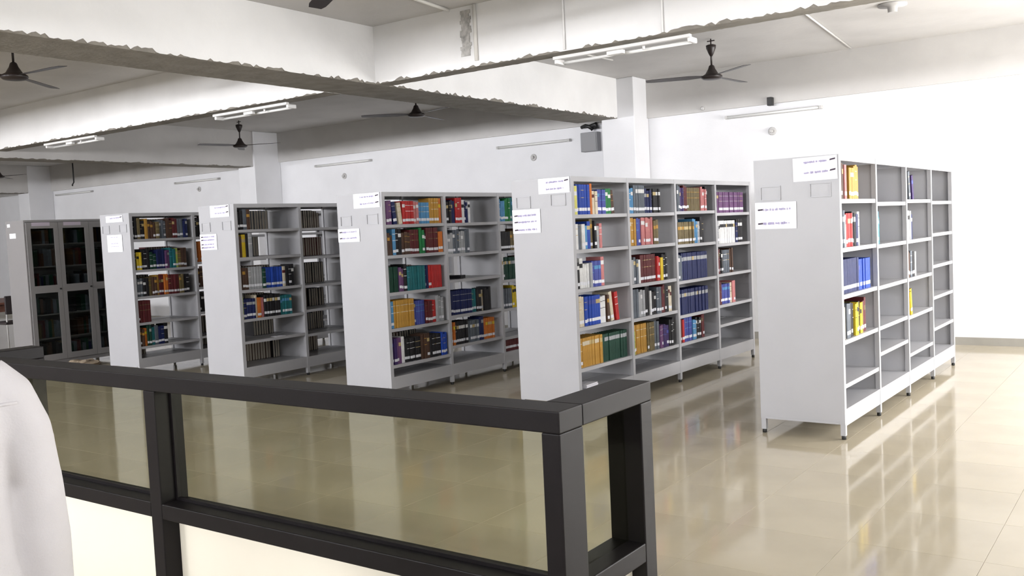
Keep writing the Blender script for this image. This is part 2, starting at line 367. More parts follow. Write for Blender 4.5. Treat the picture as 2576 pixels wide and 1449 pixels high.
# every entry: colour letter + share of the bay in per cent; '_' is a gap, '/' after it marks a leaning book
R_ = {
 (6, 0): ['k9 d7 i5 d7 _3 a16 a15', 's16 w10 r16 k8 n6 w6', 'n54 b38', 'w10 c5 s10 k12 y10 k8 y8 m12', '', ''],
 (6, 1): ['p5/', 'u10 t10', '', 't20/', '', ''],
 (6, 2): ['k10 c4/ s5/ _8 v14/', 'w10 c6 w6 g4 n4', 'm12 d8 s6 k16 w4', '_3 y9/ y9/ y9/', '', ''],
 (6, 3): ['', '', '', '', '', ''],
 (5, 0): ['g3 Y6 b24 o4 c9 B16 E10 d9/', 'i3 w6 s5 w6 u6 b6 f6 k4 g5 i5', 'k9 w6 w12 g4 B18 i6', 'c14 b30 w10 _2 d4 c6/ r10/', 'n4 a41 e50', ''],
 (5, 1): ['u13 s24 n14 k21', 'e4 a14 B9 i15 i14 f10', 'g9 s9 w6 m36 r8 y6 k12', 's18 g14 k10 w3 k12 s10 m8 k8 c7', 'l7 a27 f16 s10 p8 v14 k12', ''],
 (5, 2): ['k7 s7 v11 m9 f34 i14 k6', 'f46 u12 g8 k10', 's14 n66', 'n80', 'm9 r5 B22 u10 k14 m8', ''],
 (5, 3): ['k9 p80', 'g10 w50 n6 k18', 'm12 k8 s20 d8', 'm14 B24 c5 i10', '', ''],
 (4, 0): ['p13 n6/ c10/ r19 i8 u19 a16 o10', 'd12 u5 k10 d14 m16 E8 k3 m22 o8', 'e20 p8 k5 t30 n7 r24', 'u7 a34 B20 m12 r7 g14', 'v10 p8 w5 k28 d14 k20 b11'],
 (4, 1): ['k13 n8 r12 w5 n7 w4', '_3 g10 s12 g12 s9', '', 'd5 n40 t8 k10 c5 k14', 'o8 k26 s22 n10 o22', ''],
 (4, 2): ['u14 E12 t20 n24', 'k26 f14 d30', 'w6 e34 d20', 's24 y8 k30', '', 'm60'],
 (4, 3): ['s30 k20', 'm40', 'n50', '', '', ''],
 (3, 0): ['k10 s6 d5', 'd7 y6 k4 g6', 'd14 g22 e5 b28 c5 k14', 'l3 n18 c4 o6 i5 k26 t20', '', ''],
 (3, 1): ['', '', '', '', '', ''],
 (2, 0): ['k8 f5 k8 a5 d12 f6 s12 d10 m8 s10 n8', 'k4 y8 k14 e10 n14 p8 t10 l4 f6 d10', 's12 k9 f5 d8 a4 m8 o7 m18 f8 k10', 'm22', 'd8 o5 e7 t6 s6 n10 k6', ''],
 (2, 1): ['k20 m20 d30', 'o14 f10 k40', 'd30 m30', 'k30', '', ''],
}
# backs of the books that stand on the far side of the open racks
L_ = {
 (4, 1): ['_20 g22 s14', '_10 s20 g26', '', '', '', ''],
 (3, 0): ['_2 k16 g28 s30 g10', '_2 d10 g34 s24', '_2 k40 d44', '_2 k44 d30 s12', '_52 k34', '_40 d40 k12'],
 (3, 1): ['_2 k60 d14', '_2 d40 m34', '_2 m40 k34', '_2 d44 k28', '_2 s50 k20', '_30 d30'],
 (2, 0): ['_2 k40 d52', '_2 d50 m42', '_2 k50 d44', '_2 m20 k24', '_2 d40 k14', '_4 d34'],
 (2, 1): ['_2 k40 d52', '_2 d50 m42', '_2 k50 d44', '_2 k60', '_2 d60 k14', '_4 d60'],
 (4, 0): ['_2 k60 d30', '_2 d60 s30', '_2 k60 d30', '_2 s60 k30', '_2 d60 k30', ''],
 (6, 0): ['', '', '', '', '', ''],
}
ORD = ['first', 'second', 'third', 'fourth', 'fifth', 'sixth']
RNAME = {6: 'rightmost rack', 5: 'second rack from right', 4: 'third rack from right', 3: 'fourth rack from right', 2: 'fifth rack from right'}
BNAME = ['nearest bay', 'second bay', 'third bay', 'farthest bay']
SNAME = ['top shelf', 'second shelf down', 'third shelf down', 'fourth shelf down', 'fifth shelf down', 'base shelf']
def nth(n):
    return '%d%s' % (n, 'th' if 10 <= n % 100 <= 20 else {1: 'st', 2: 'nd', 3: 'rd'}.get(n % 10, 'th'))
def book_mb(col, t, hgt, dep, rnd):
    """spine at x=0 facing +x, body runs to -x; slots: cover, band, pages, sticker"""
    mb = MB(); c = 0.0025
    mb.box(-dep, -0.003, 0, c, 0, hgt, 0); mb.box(-dep, -0.003, t - c, t, 0, hgt, 0)
    mb.box(-dep + 0.006, -0.003, c, t - c, 0.003, hgt - 0.004, 2)
    zs = [0.0]
    st = rnd.random()
    a = 0.028 + rnd.uniform(-0.004, 0.006)
    strips = []
    if st < 0.72: strips = [(0, a, 0), (a, a + 0.028, 3)]
    else: strips = [(0, a, 0)]
    z = strips[-1][1]; k = rnd.random()
    if k < 0.35: z1 = hgt * rnd.uniform(0.62, 0.74); strips += [(z, z1, 0), (z1, z1 + hgt * 0.14, 1), (z1 + hgt * 0.14, hgt, 0)]
    elif k < 0.6: strips += [(z, hgt * 0.55, 0), (hgt * 0.55, hgt * 0.57, 1), (hgt * 0.57, hgt * 0.8, 0), (hgt * 0.8, hgt * 0.82, 1), (hgt * 0.82, hgt, 0)]
    else: strips += [(z, hgt, 0)]
    ys = [0, 0.22 * t, 0.78 * t, t]; xs = [-0.003, 0.001, 0.001, -0.003]
    for z0, z1, mi in strips:
        for j in range(3):
            mb.quad([(xs[j], ys[j], z0), (xs[j + 1], ys[j + 1], z0), (xs[j + 1], ys[j + 1], z1), (xs[j], ys[j], z1)], mi)
    for zz, fl in ((0.0, True), (hgt, False)):
        q = [(xs[j], ys[j], zz) for j in range(4)]; mb.quad(q[::-1] if fl else q, 0)
    return mb
allbooks = []      # (size in picture, mesh builder, mats, world matrix, label, group)
def fill(r, bay, side, rows):
    x, y, yaw = RACKS[r]
    RM = Matrix.Translation((x, y, 0)) @ Matrix.Rotation(yaw, 4, 'Z')
    zl = SHELVES[r][bay] + [0.225]; ztop = [2.055] + [z - 0.03 for z in SHELVES[r][bay]]
    for s, row in enumerate(rows):
        rnd = random.Random(r * 1000 + bay * 100 + s * 7 + side)
        clear = ztop[s] - zl[s] - 0.012; usable = BW - 0.05; cur = 0.026 if 0 < bay else 0.041; n = 0
        hrow = min(clear, rnd.uniform(0.245, 0.275))
        for tok in row.split():
            lean = tok.endswith('/'); tok = tok.rstrip('/'); col = tok[0]; wid = float(tok[1:]) / 100 * usable
            if col == '_': cur += wid; continue
            cnt = max(1, round(wid / 0.040)) if not lean else 1
            series = cnt >= 4; hb = min(clear, max(0.19, hrow + rnd.uniform(-0.035, 0.02)))
            tt = wid / cnt; setback = rnd.uniform(0.02, 0.04); dep = rnd.uniform(0.15, 0.19)
            for q in range(cnt):
                t = tt - 0.0012
                hh = hb if series else min(clear, hb + rnd.uniform(-0.02, 0.012))
                th = rnd.uniform(0.10, 0.16) if lean else 0.0
                if lean: hh = min(hh, clear * 0.93)
                yb = cur + (hh * math.sin(th) if lean else 0)
                t = min(t, 0.052)
                if yb + t > BW - (0.024 if bay < NB - 1 else 0.041): break
                n += 1
                sb = setback + rnd.uniform(-0.006, 0.006)
                if side == 0: LM = Matrix.Translation((-sb, BW * bay + yb, zl[s] + 0.0005))
                else: LM = Matrix.Translation((-D + sb, BW * bay + yb + t, zl[s] + 0.0005)) @ Matrix.Rotation(PI, 4, 'Z')
                if lean: LM = LM @ Matrix.Rotation(th, 4, 'X')
                mb = book_mb(col, t, hh, dep, random.Random(r * 1000 + bay * 100 + s * 7 + side + (int(cur * 50) if series and q == 0 else 0) if series else rnd.random()))
                WM = RM @ LM; p = project(WM @ Vector((0, t / 2, hh / 2)))
                size = 0
                if p and side == 0 and -10 < p[0] < 2580:
                    p2 = project(WM @ Vector((0, t, hh / 2))); p1 = project(WM @ Vector((0, 0, hh / 2))); p3 = project(WM @ Vector((0, 0, hh)))
                    size = abs(p2[0] - p1[0]) * abs(p3[1] - p1[1])
                    if r == 4 and p[0] > 1285 or r == 3 and p[0] > 842 or r == 2 and p[0] > 496: size = 0
                    if col in 'kdsnev' and r <= 3: size *= 0.8
                band = BAND[col]
                label = '%s%s book, %s from left, %s, %s, %s' % ('leaning ' if lean else '', PAL[col][0], nth(n), SNAME[s], BNAME[bay], RNAME[r])
                allbooks.append((size, mb, [CM[col], CM[band] if rnd.random() < 0.8 else M_GOLD, M_PAGES, M_STICK], WM, label, 'books on the %s' % RNAME[r]))
                cur = yb + (t + 0.001 if t < tt - 0.002 else tt) if not lean else yb + t / math.cos(th) + 0.002
for (r, b_), rows in R_.items(): fill(r, b_, 0, rows)
for (r, b_), rows in L_.items(): fill(r, b_, 1, rows)
allbooks.sort(key=lambda t: -t[0])
restb = MB(); rmats = []; ridx = {}
for k, (size, mb, mats, WM, label, grp) in enumerate(allbooks):
    if k < 300 and size > 0:
        o = mb.build('book', mats); o.matrix_world = WM; tag(o, label, 'book', grp)
    else:
        n = len(restb.v); restb.v += [tuple(WM @ Vector(v)) for v in mb.v]; restb.f += [tuple(n + q for q in f) for f in mb.f]; restb.sm += mb.sm
        for mi in mb.m:
            mm = mats[mi]
            if mm.name not in ridx: ridx[mm.name] = len(rmats); rmats.append(mm)
            restb.m.append(ridx[mm.name])
# dark books behind the glass doors of the cabinet (its size is set with the cabinet below)
CX, CY, CW, CDp, CH = -11.034, -0.27, 1.24, 0.50, 2.105
rnd = random.Random(99); cbm = [CM['k'], CM['d'], CM['s'], CM['e'], CM['f'], CM['m'], CM['n']]
for z in (0.11, 0.43, 0.77, 1.10, 1.45, 1.77):
    yy = 0.04
    while yy < CW - 0.08:
        t = rnd.uniform(0.025, 0.05); hgt = rnd.uniform(0.18, 0.26); x1 = -0.10 - rnd.uniform(0, 0.04)
        mm = rnd.choice(cbm[:4] if rnd.random() < 0.6 else cbm)
        if mm.name not in ridx: ridx[mm.name] = len(rmats); rmats.append(mm)
        restb.box(CX + x1 - 0.2, CX + x1, CY + yy, CY + yy + t - 0.002, z, z + hgt, ridx[mm.name])
        yy += t + (rnd.uniform(0.05, 0.2) if rnd.random() < 0.08 else 0)
o = restb.build('book_rows', rmats); tag(o, 'smaller and darker books standing in rows on farther shelves and in the cabinet', 'books', kind='stuff')
print('BOOKS', len(allbooks))

# loose things on the shelves
def on_rack(r, x, y, z): 
    X, Y, t = RACKS[r]; return (X + x * math.cos(t) - y * math.sin(t), Y + x * math.sin(t) + y * math.cos(t), z)
pp = MB()
for q in range(5): pp.box(-0.14 + 0.004 * q, 0.0 + 0.003 * (q % 3), -0.11 + 0.004 * (q % 2), 0.11 - 0.003 * q, 0.006 * q, 0.006 * q + 0.0055)
o = pp.build('paper_stack', M_PAPER, None, on_rack(5, -0.03, 0.25, 0.2255), (0, 0, 0.05)); tag(o, 'small stack of white papers on the base shelf behind the partition corner', 'papers')
pp = B(-0.06, 0.0, 0.0, 0.10, 0, 0.07); o = pp.build('carton', M_PAPER, None, on_rack(5, -0.10, 2.97, 0.2255), (0, 0, 0.2)); bevel(o, 0.006)
tag(o, 'small white carton on the base shelf of the farthest bay, second rack', 'carton')
pp = MB()
for q in range(2): pp.box(-0.10, 0.0, -0.075 + 0.01 * q, 0.075, 0.002 * q, 0.002 * q + 0.0018)
o = pp.build('paper_slip', M_PAPER, None, on_rack(3, -0.01, 0.57, 0.5235)); tag(o, 'white paper slips at the edge of a shelf, fourth rack from right', 'paper')
o = MB().box(-0.20, 0.0, 0.0, 0.14, 0, 0.035, 0).box(-0.196, -0.002, 0.003, 0.137, 0.004, 0.031, 1).build('book', [CM['k'], M_PAGES], None, on_rack(4, -0.07, BW + 0.30, 1.1435), (0, 0, 0.3))
tag(o, 'black book lying flat, third shelf down, second bay, third rack from right', 'book', 'books on the third rack from right')

# ------------------------------------------------------------------ paper notices on the end panels
def scribble(mb, x0, x1, z, hgt, rnd, y, slope=0.0):
    x = x0
    while x < x1:
        w = rnd.uniform(0.004, 0.011); hh = hgt * rnd.uniform(0.5, 1.0); zz = z + (x - x0) * slope + rnd.uniform(-0.0015, 0.0015)
        mb.quad([(x, y, zz - hh / 2), (min(x + w, x1), y, zz - hh / 2), (min(x + w, x1), y, zz + hh / 2), (x, y, zz + hh / 2)], 0)
        x += w + rnd.choice([0.0015, 0.002, 0.003, 0.012])
def notice(r, x0, x1, z0, z1, rows, arrow, tilt, label, faint=False, parentrack=None):
    rnd = random.Random(r * 31 + int(z0 * 100)); w, hgt = x1 - x0, z1 - z0
    mb = MB(); n = 8                                       # slightly curled sheet
    for i in range(n):
        a, b = w * i / n, w * (i + 1) / n
        f = lambda u: -0.0012 - 0.004 * abs(2 * u / w - 1) ** 3
        mb.quad([(a, f(a), 0), (b, f(b), 0), (b, f(b), hgt), (a, f(a), hgt)], 0, True)
        mb.quad([(b, f(b) + 0.0008, 0), (a, f(a) + 0.0008, 0), (a, f(a) + 0.0008, hgt), (b, f(b) + 0.0008, hgt)], 0, True)
    X, Y, t = RACKS[r] if r in RACKS else (-11.034, -0.27, 0.0)
    loc = (X + x0 * math.cos(t), Y + x0 * math.sin(t), z0)
    o = mb.build('paper_notice', M_PAPER, None, (loc[0] + 0.0065 * math.sin(t), loc[1] - 0.0072, z0), (0, tilt, t)); tag(o, label, 'notice', 'paper notices on the rack ends')
    yy = -0.0058
    for i, zf in enumerate(rows):
        z = hgt * zf; pr = MB(); dk = MB()
        if arrow == 'right':
            scribble(pr, w * 0.25, w * 0.80, z, 0.016, rnd, yy, 0.02)
            if i < 2 and not (r == 5 and i == 1): dk.quad([(w * 0.83, yy, z + 0.002), (w * 0.955, yy, z + 0.008), (w * 0.96, yy, z + 0.019), (w * 0.84, yy, z + 0.013)])
        elif arrow == 'left':
            scribble(pr, w * 0.20, w * 0.86, z, 0.018, rnd, yy, 0.02)
            dk.quad([(w * 0.07, yy, z - 0.006), (w * 0.19, yy, z - 0.003), (w * 0.19, yy, z + 0.008), (w * 0.07, yy, z + 0.005)])
        else:
            scribble(pr, w * 0.25, w * 0.75, z, 0.010, rnd, yy)
        pr.build('handwriting_line', M_INK, o)
        if dk.v: dk.build('arrow_mark', M_INKDK, o)
    return o
notice(6, -0.335, -0.008, 1.918, 2.092, [0.78, 0.34], 'right', -0.012, 'upper white notice with two arrows at its right on the rightmost rack')
notice(6, -0.640, -0.320, 1.578, 1.780, [0.72, 0.20], 'left', 0.012, 'lower white notice with two arrows at its left on the rightmost rack')
notice(5, -0.342, -0.010, 1.962, 2.097, [0.72, 0.28], 'right', 0.0, 'upper white notice on the end of the second rack from right')
notice(5, -0.642, -0.334, 1.624, 1.836, [0.74, 0.47, 0.14], 'left', 0.0, 'lower white three-line notice on the end of the second rack from right')
notice(4, -0.392, -0.022, 1.950, 2.098, [0.74, 0.28], 'right', 0.0, 'upper crinkled white notice on the end of the third rack from right')
notice(4, -0.642, -0.330, 1.612, 1.748, [0.74, 0.28], 'left', 0.0, 'lower white two-line notice on the end of the third rack from right')
notice(3, -0.42, -0.075, 1.960, 2.095, [0.8, 0.32], 'right', 0.0, 'upper white notice on the end of the fourth rack from right')
notice(3, -0.640, -0.33, 1.59, 1.772, [0.82, 0.62, 0.34, 0.14], 'left', 0.0, 'lower white four-line notice on the end of the fourth rack from right')
notice(2, -0.50, -0.13, 1.995, 2.078, [0.62], 'right', 0.0, 'upper small white notice on the end of the fifth rack from right')
notice(2, -0.50, -0.17, 1.610, 1.832, [0.86, 0.5, 0.32], 'mid', 0.0, 'lower faintly printed white sheet on the end of the fifth rack from right')

# ------------------------------------------------------------------ glazed cabinet at the far left
cab = thing('glazed_cabinet', 'grey steel bookcase with glass doors, leftmost of the row', 'cabinet', (CX, CY, 0))
B(-CDp, 0, 0, 0.018, 0.06, CH).build('side_panel', M_CAB, cab); B(-CDp, 0, CW - 0.018, CW, 0.06, CH).build('side_panel', M_CAB, cab)
B(-CDp, -CDp + 0.012, 0.018, CW - 0.018, 0.06, CH).build('back_panel', M_CAB, cab)
B(-CDp + 0.012, 0, 0.018, CW - 0.018, CH - 0.03, CH).build('top_panel', M_CAB, cab); B(-CDp + 0.012, 0, 0.018, CW - 0.018, 0.06, 0.11).build('bottom_panel', M_CAB, cab)
for z in (0.43, 0.77, 1.10, 1.45, 1.77): B(-CDp + 0.012, -0.06, 0.02, CW - 0.02, z - 0.018, z).build('shelf', M_CAB, cab)
for lx in (-CDp + 0.03, -0.03):
    for ly in (0.03, CW - 0.03): B(lx - 0.02, lx + 0.02, ly - 0.02, ly + 0.02, 0, 0.06).build('leg', M_CAB, cab)
DWs = [(0.022, 0.478), (0.482, 0.938)]
for (d0, d1) in DWs + [(0.942, 1.218)]:
    fr = MB(); a = 0.062
    fr.box(-0.002, 0.018, d0, d0 + a, 0.115, CH - 0.035); fr.box(-0.002, 0.018, d1 - a, d1, 0.115, CH - 0.035)
    for z0, z1 in ((0.115, 0.20), (1.075, 1.18), (1.985, CH - 0.035)): fr.box(-0.002, 0.018, d0 + a, d1 - a, z0, z1)
    dr = fr.build('door', M_CAB, cab)
    for z0, z1 in ((0.20, 1.075), (1.18, 1.985)): B(0.005, 0.009, d0 + a, d1 - a, z0, z1).build('pane', M_CABGLASS, dr)
    MB().lathe([(0.012, 0), (0.012, 0.02)], 12).build('handle', M_FOOT, dr, (0.018, d1 - 0.03, 1.12), (0, PI / 2, 0))
for i, (u, z, wd) in enumerate(((0.10, 2.02, 0.26), (0.56, 2.02, 0.26))):
    B(0, 0.0008, 0, wd, 0, 0.05).build('name_strip', mat('lilac_label', (0.50, 0.44, 0.52), 0.6), cab, (0.0185, u, z))
o = B(0.02, 0.10, 0, 0.001, 0, 0.045).build('paper_notice', M_PAPER, None, (CX - 0.47, CY - 0.002, 2.02)); tag(o, 'upper small white slip on the side of the glazed cabinet', 'notice', 'paper notices on the rack ends')
o = B(0.0, 0.17, 0, 0.001, 0, 0.07).build('paper_notice', M_PAPER, None, (CX - 0.40, CY - 0.002, 1.86)); tag(o, 'lower small white slip on the side of the glazed cabinet', 'notice', 'paper notices on the rack ends')
# ------------------------------------------------------------------ dark aluminium partition
PX, PY, PH = 0.554, -4.704, 1.13
PZ = [(1.064, 1.13), (0.527, 0.592), (0.0, 0.06)]
XLc, DEP, PW, MIDX = -3.33, 0.132, 0.064, (-1.509, -1.432)
part_ = thing('partition', 'waist-high dark bronze aluminium partition with glass panes and cream boards', 'partition', (0, 0, 0))
RT_END, LT_END, EW = -4.125, -4.22, 0.078
def pbar(name, *q):
    return bevel(B(*q).build(name, M_ALU, part_), 0.004, 2)
pbar('corner_post', PX - PW, PX, PY, PY + DEP, 0, PZ[0][0]); pbar('corner_post', XLc, XLc + PW, PY, PY + DEP, 0, PZ[0][0])
pbar('middle_post', MIDX[0], MIDX[1], PY, PY + DEP, 0, PZ[0][0])
pbar('end_post', PX - DEP, PX, RT_END - EW, RT_END, 0, PZ[0][0]); pbar('end_post', XLc, XLc + DEP, LT_END - EW, LT_END, 0, PZ[0][0])
for k, (z0, z1) in enumerate(PZ):
    nm = ('top_rail', 'middle_rail', 'bottom_rail')[k]
    if k == 0:
        pbar(nm, XLc, PX, PY, PY + DEP, z0, z1); pbar(nm, PX - DEP, PX, PY + DEP, RT_END, z0, z1); pbar(nm, XLc, XLc + DEP, PY + DEP, LT_END, z0, z1)
    else:
        pbar(nm, MIDX[1], PX - PW, PY, PY + DEP, z0, z1); pbar(nm, XLc + PW, MIDX[0], PY, PY + DEP, z0, z1)
        pbar(nm, PX - DEP, PX, PY + DEP, RT_END - EW, z0, z1); pbar(nm, XLc, XLc + DEP, PY + DEP, LT_END - EW, z0, z1)
gy = PY + 0.088; gx = PX - 0.066
g0, g1, b0, b1 = PZ[1][1], PZ[0][0], PZ[2][1], PZ[1][0]
for (a, b) in ((MIDX[1], PX - PW), (XLc + PW, MIDX[0])):
    B(a, b, gy, gy + 0.006, g0, g1).build('glass_pane', M_GLASS, part_)
    B(a, b, gy - 0.01, gy + 0.008, b0, b1).build('board_panel', M_BOARD, part_)
    t = 0.012
    for q in ((a, a + t, g0, g1), (b - t, b, g0, g1), (a + t, b - t, g0, g0 + t), (a + t, b - t, g1 - t, g1)):
        B(q[0], q[1], gy - 0.016, gy - 0.001, q[2], q[3]).build('glazing_bead', M_ALU, part_)
for (x_, e) in ((gx, RT_END - EW), (XLc + 0.066, LT_END - EW)):
    B(x_ - 0.006, x_, PY + DEP, e, g0, g1).build('glass_pane', M_GLASS, part_)
    B(x_ - 0.008, x_ + 0.01, PY + DEP, e, b0, b1).build('board_panel', M_BOARD, part_)

# ------------------------------------------------------------------ ceiling fans
def fan_meshes():
    rod = MB().tube([(0, 0, -0.30), (0, 0, -0.10)], 0.011, 10)
    hook = MB().tube([(0, 0, -0.10), (0, 0, 0.0)], 0.008, 8).box(-0.045, 0.045, -0.006, 0.006, -0.03, -0.018)
    cup = MB().lathe([(0.014, -0.20), (0.030, -0.17), (0.055, -0.11), (0.058, -0.075), (0.03, -0.065)], 20)
    motor = MB().lathe([(0.018, -0.30), (0.030, -0.31), (0.042, -0.345), (0.075, -0.40), (0.118, -0.425), (0.122, -0.445), (0.10, -0.462), (0.04, -0.470)], 28)
    bl = MB(); n = 8; R0, R1 = 0.10, 0.76
    top = []; 
    for i in range(n + 1):
        f = i / n; rr = R0 + (R1 - R0) * f
        w = 0.030 + (0.064 - 0.030) * min(1, f * 4) if f < 0.25 else 0.064 - 0.004 * f
        if i == n: w = 0.045
        a = math.radians(11 - 4 * f); z = -0.425 - 0.006 * f
        top.append([(rr, -w, z - w * math.sin(a)), (rr, w, z + w * math.sin(a))])
    for i in range(n):
        a, b, c, d = top[i][0], top[i + 1][0], top[i + 1][1], top[i][1]; dn = lambda p: (p[0], p[1], p[2] - 0.004)
        bl.quad([a, b, c, d], 0, True); bl.quad([dn(d), dn(c), dn(b), dn(a)], 0, True)
        bl.quad([dn(a), dn(b), b, a]); bl.quad([d, c, dn(c), dn(d)])
    bl.quad([top[n][0], dn(top[n][0]), dn(top[n][1]), top[n][1]]); bl.quad([dn(top[0][0]), top[0][0], top[0][1], dn(top[0][1])])
    return [(nm, mb.mesh(nm, M_FAN)) for nm, mb in (('hook', hook), ('canopy', cup), ('down_rod', rod), ('motor', motor))], bl.mesh('blade', M_FAN)
FP, BL = fan_meshes()
for (x, y, a0, lab) in ((-2.42, 3.42, 83, 'dark brown ceiling fan beyond the long white light fitting, above the rightmost racks'),
                        (-11.24, 3.68, 20, 'small dark brown ceiling fan below the middle light fitting, far bay'),
                        (-6.69, 3.10, -18, 'dark ceiling fan half hidden by the long beam, middle of the ceiling'),
                        (-6.98, -2.32, 4, 'dark ceiling fan cut by the left edge under the long beam'),
                        (-2.42, -2.50, 150, 'ceiling fan of which only a blade tip shows at the top edge'),
                        (-18.9, 3.30, 15, 'far ceiling fan of which one blade shows at the left edge')):
    t = thing('ceiling_fan', lab, 'ceiling fan', (x, y, ZC), 0, 'three-blade ceiling fans')
    for nm, me in FP: put(nm, me, t)
    for k in range(3): put('blade', BL, t, (0, 0, 0), (0, 0, math.radians(a0 + 120 * k)))

# ------------------------------------------------------------------ tube lights
def tube_light(x0, x1, y, z, label, holder=True):
    """batten under the beam with a tube held out on two end brackets"""
    L = x1 - x0; t = thing('tube_light', label, 'tube light', (x0, y, z), 0, 'tube lights under the beams')
    bevel(B(0.0, L, -0.045, 0.0, -0.028, 0.0).build('batten', M_BATTEN, t), 0.004)
    for u in (0.0, L - 0.035): bevel(B(u, u + 0.035, -0.02, 0.105, -0.062, -0.018).build('end_bracket', M_BATTEN, t), 0.008, 3)
    MB().tube([(0.035, 0.088, -0.045), (L - 0.035, 0.088, -0.045)], 0.014, 14).build('tube', M_TUBE, t)
    bevel(B(L * 0.40, L * 0.52, -0.01, 0.035, -0.06, -0.028).build('ballast', M_BATTEN, t), 0.004)
    MB().lathe([(0.012, 0), (0.012, 0.03)], 12).build('starter', M_BATTEN, t, (L * 0.66, 0.02, -0.055))
    return t
tube_light(-2.57, -1.24, 0.285, 3.19, 'large unlit white tube light under the beam near the right fan')
tube_light(-7.36, -6.06, 0.235, 3.19, 'unlit white tube light under the beam left of centre')
tube_light(-11.18, -9.88, 0.225, 3.19, 'smallest unlit white tube light under the beam, far left')
def wall_batten(x0, x1, z, label):
    L = x1 - x0; t = thing('wall_tube_light', label, 'tube light', (x0, YB, z), 0, 'slim tube lights along the back wall')
    bevel(B(0, L, -0.035, 0, -0.02, 0.025).build('batten', M_BATTENGREY, t), 0.004)
    for u in (0.0, L - 0.03): B(u, u + 0.03, -0.075, -0.035, -0.02, 0.022).build('end_cap', M_BATTENGREY, t)
    MB().tube([(0.03, -0.058, 0.0), (L - 0.03, -0.058, 0.0)], 0.013, 12).build('tube', M_TUBE, t)
for x0, x1, z, lab in ((-3.125, -1.797, 3.07, 'slim wall tube light above the rightmost rack'), (-7.058, -5.662, 3.0, 'slim wall tube light above the second rack, left of the grey box'),
                       (-11.339, -9.897, 3.03, 'slim wall tube light above the third rack from right'), (-15.74, -14.24, 3.0, 'slim wall tube light above the fourth rack, left of a column'),
                       (-20.6, -19.0, 3.03, 'slim wall tube light at the far left above the glazed cabinet')):
    wall_batten(x0, x1, z, lab)
for x, z, lab in ((-2.481, 2.827, 'small round white wall socket below the rightmost wall tube light'), (-6.379, 2.794, 'small round wall socket below the tube light near the grey box'),
                  (-10.624, 2.798, 'small round wall socket below the tube light above the third rack'), (-14.966, 2.827, 'small round wall socket below the tube light left of the column')):
    t = thing('wall_socket', lab, 'wall socket', (x, YB, z), 0, 'round wall sockets')
    MB().lathe([(0.055, 0), (0.055, 0.012), (0.045, 0.02)], 20).build('base_plate', M_BATTENGREY, t, (0, 0, 0), (PI / 2, 0, 0))
    MB().lathe([(0.022, 0.02), (0.026, 0.04), (0.018, 0.06)], 14).build('holder', M_BATTENGREY, t, (0, 0, 0), (PI / 2, 0, 0))

# ------------------------------------------------------------------ boxes, conduits, rods
t = thing('junction_box', 'square grey metal box high on the wall beside the column', 'junction box', (-5.285, YB, 2.79))
bevel(B(-0.145, 0.145, -0.12, 0, 0, 0.29).build('box', M_GREYBOX, t), 0.008)
B(-0.13, 0.13, -0.128, -0.12, 0.015, 0.275).build('cover', M_GREYBOX, t)
t2 = MB().tube([(-5.44, YB - 0.05, 3.17), (-5.36, YB - 0.08, 3.185), (-5.27, YB - 0.09, 3.16), (-5.24, YB - 0.06, 3.115)], 0.028, 10).tube([(-5.30, YB - 0.07, 3.16), (-5.17, YB - 0.08, 3.19), (-5.17, YB - 0.07, 3.125)], 0.035, 10)
o = t2.build('cable_bundle', M_BLACK); tag(o, 'black cable bundle above the grey metal box', 'cables')
o = bevel(B(-2.50, -2.43, YB - 0.13, YB - 0.05, 3.16, 3.27).build('bracket', M_BLACK), 0.006); tag(o, 'small black bracket above the rightmost wall tube light', 'bracket')
o = MB().lathe([(0.03, 0), (0.03, 0.015), (0.015, 0.03)], 12).build('hook_plate', M_BATTENGREY, None, (-3.453, YB - 0.05, 3.235), (PI / 2, 0, 0)); tag(o, 'tiny grey hook plate left of the black bracket', 'hook')
t = thing('ceiling_box', 'round grey fan box on the ceiling at the top right', 'ceiling box', (-0.359, 3.192, ZC))
MB().lathe([(0.045, -0.085), (0.05, -0.03), (0.14, -0.02), (0.14, 0)], 24).build('body', M_BATTENGREY, t)
o = MB().tube([(-3.516, -0.55, 3.745), (-3.56, -0.15, 3.745), (-3.575, 0.04, 3.74)], 0.016, 10).build('conduit', M_CONDUIT); tag(o, 'shiny white conduit on the ceiling running to the cross beam', 'conduit')
for x, z0, lab in ((-3.30, 3.24, 'thick white conduit down the cross beam beside the cement patch'), (-2.34, 3.20, 'thin white conduit down the cross beam left of the tube light'), (-1.40, 3.20, 'thin white conduit down the cross beam above the tube light end')):
    o = MB().tube([(x, 0.075, z0), (x, 0.075, ZC - 0.005)], 0.018 if x < -3 else 0.010, 10).build('conduit', M_CONDUIT if x < -3 else M_BEAM); tag(o, lab, 'conduit')
pm = MB(); rnd = random.Random(4)
for i in range(14):
    z0 = 3.30 + i * 0.03; a = -3.475 + rnd.uniform(-0.015, 0.015); b = -3.36 + rnd.uniform(-0.02, 0.01)
    pm.box(a, b, 0.082, 0.0905, z0, z0 + 0.031)
o = pm.build('cement_patch', M_STAIN); tag(o, 'rough grey cement patch down the cross beam', 'cement patch')
for (p0, p1, lab) in (((-1.05, 1.9, 3.745), (-1.37, 5.33, 3.745), 'white ceiling conduit right of the large fan'), ((-3.90, 2.78, 3.745), (-3.84, 3.64, 3.745), 'short white ceiling conduit behind the large tube light')):
    o = MB().tube([p0, p1], 0.010, 8).build('conduit', M_CONDUIT); tag(o, lab, 'conduit')
o = MB().tube([(-16.1, 3.4, ZC), (-16.1, 3.4, 3.02), (-16.10, 3.36, 2.96), (-16.05, 3.34, 2.95)], 0.014, 8).build('hanging_rod', M_BLACK); tag(o, 'thin dark rod hanging from the ceiling at far left', 'rod')
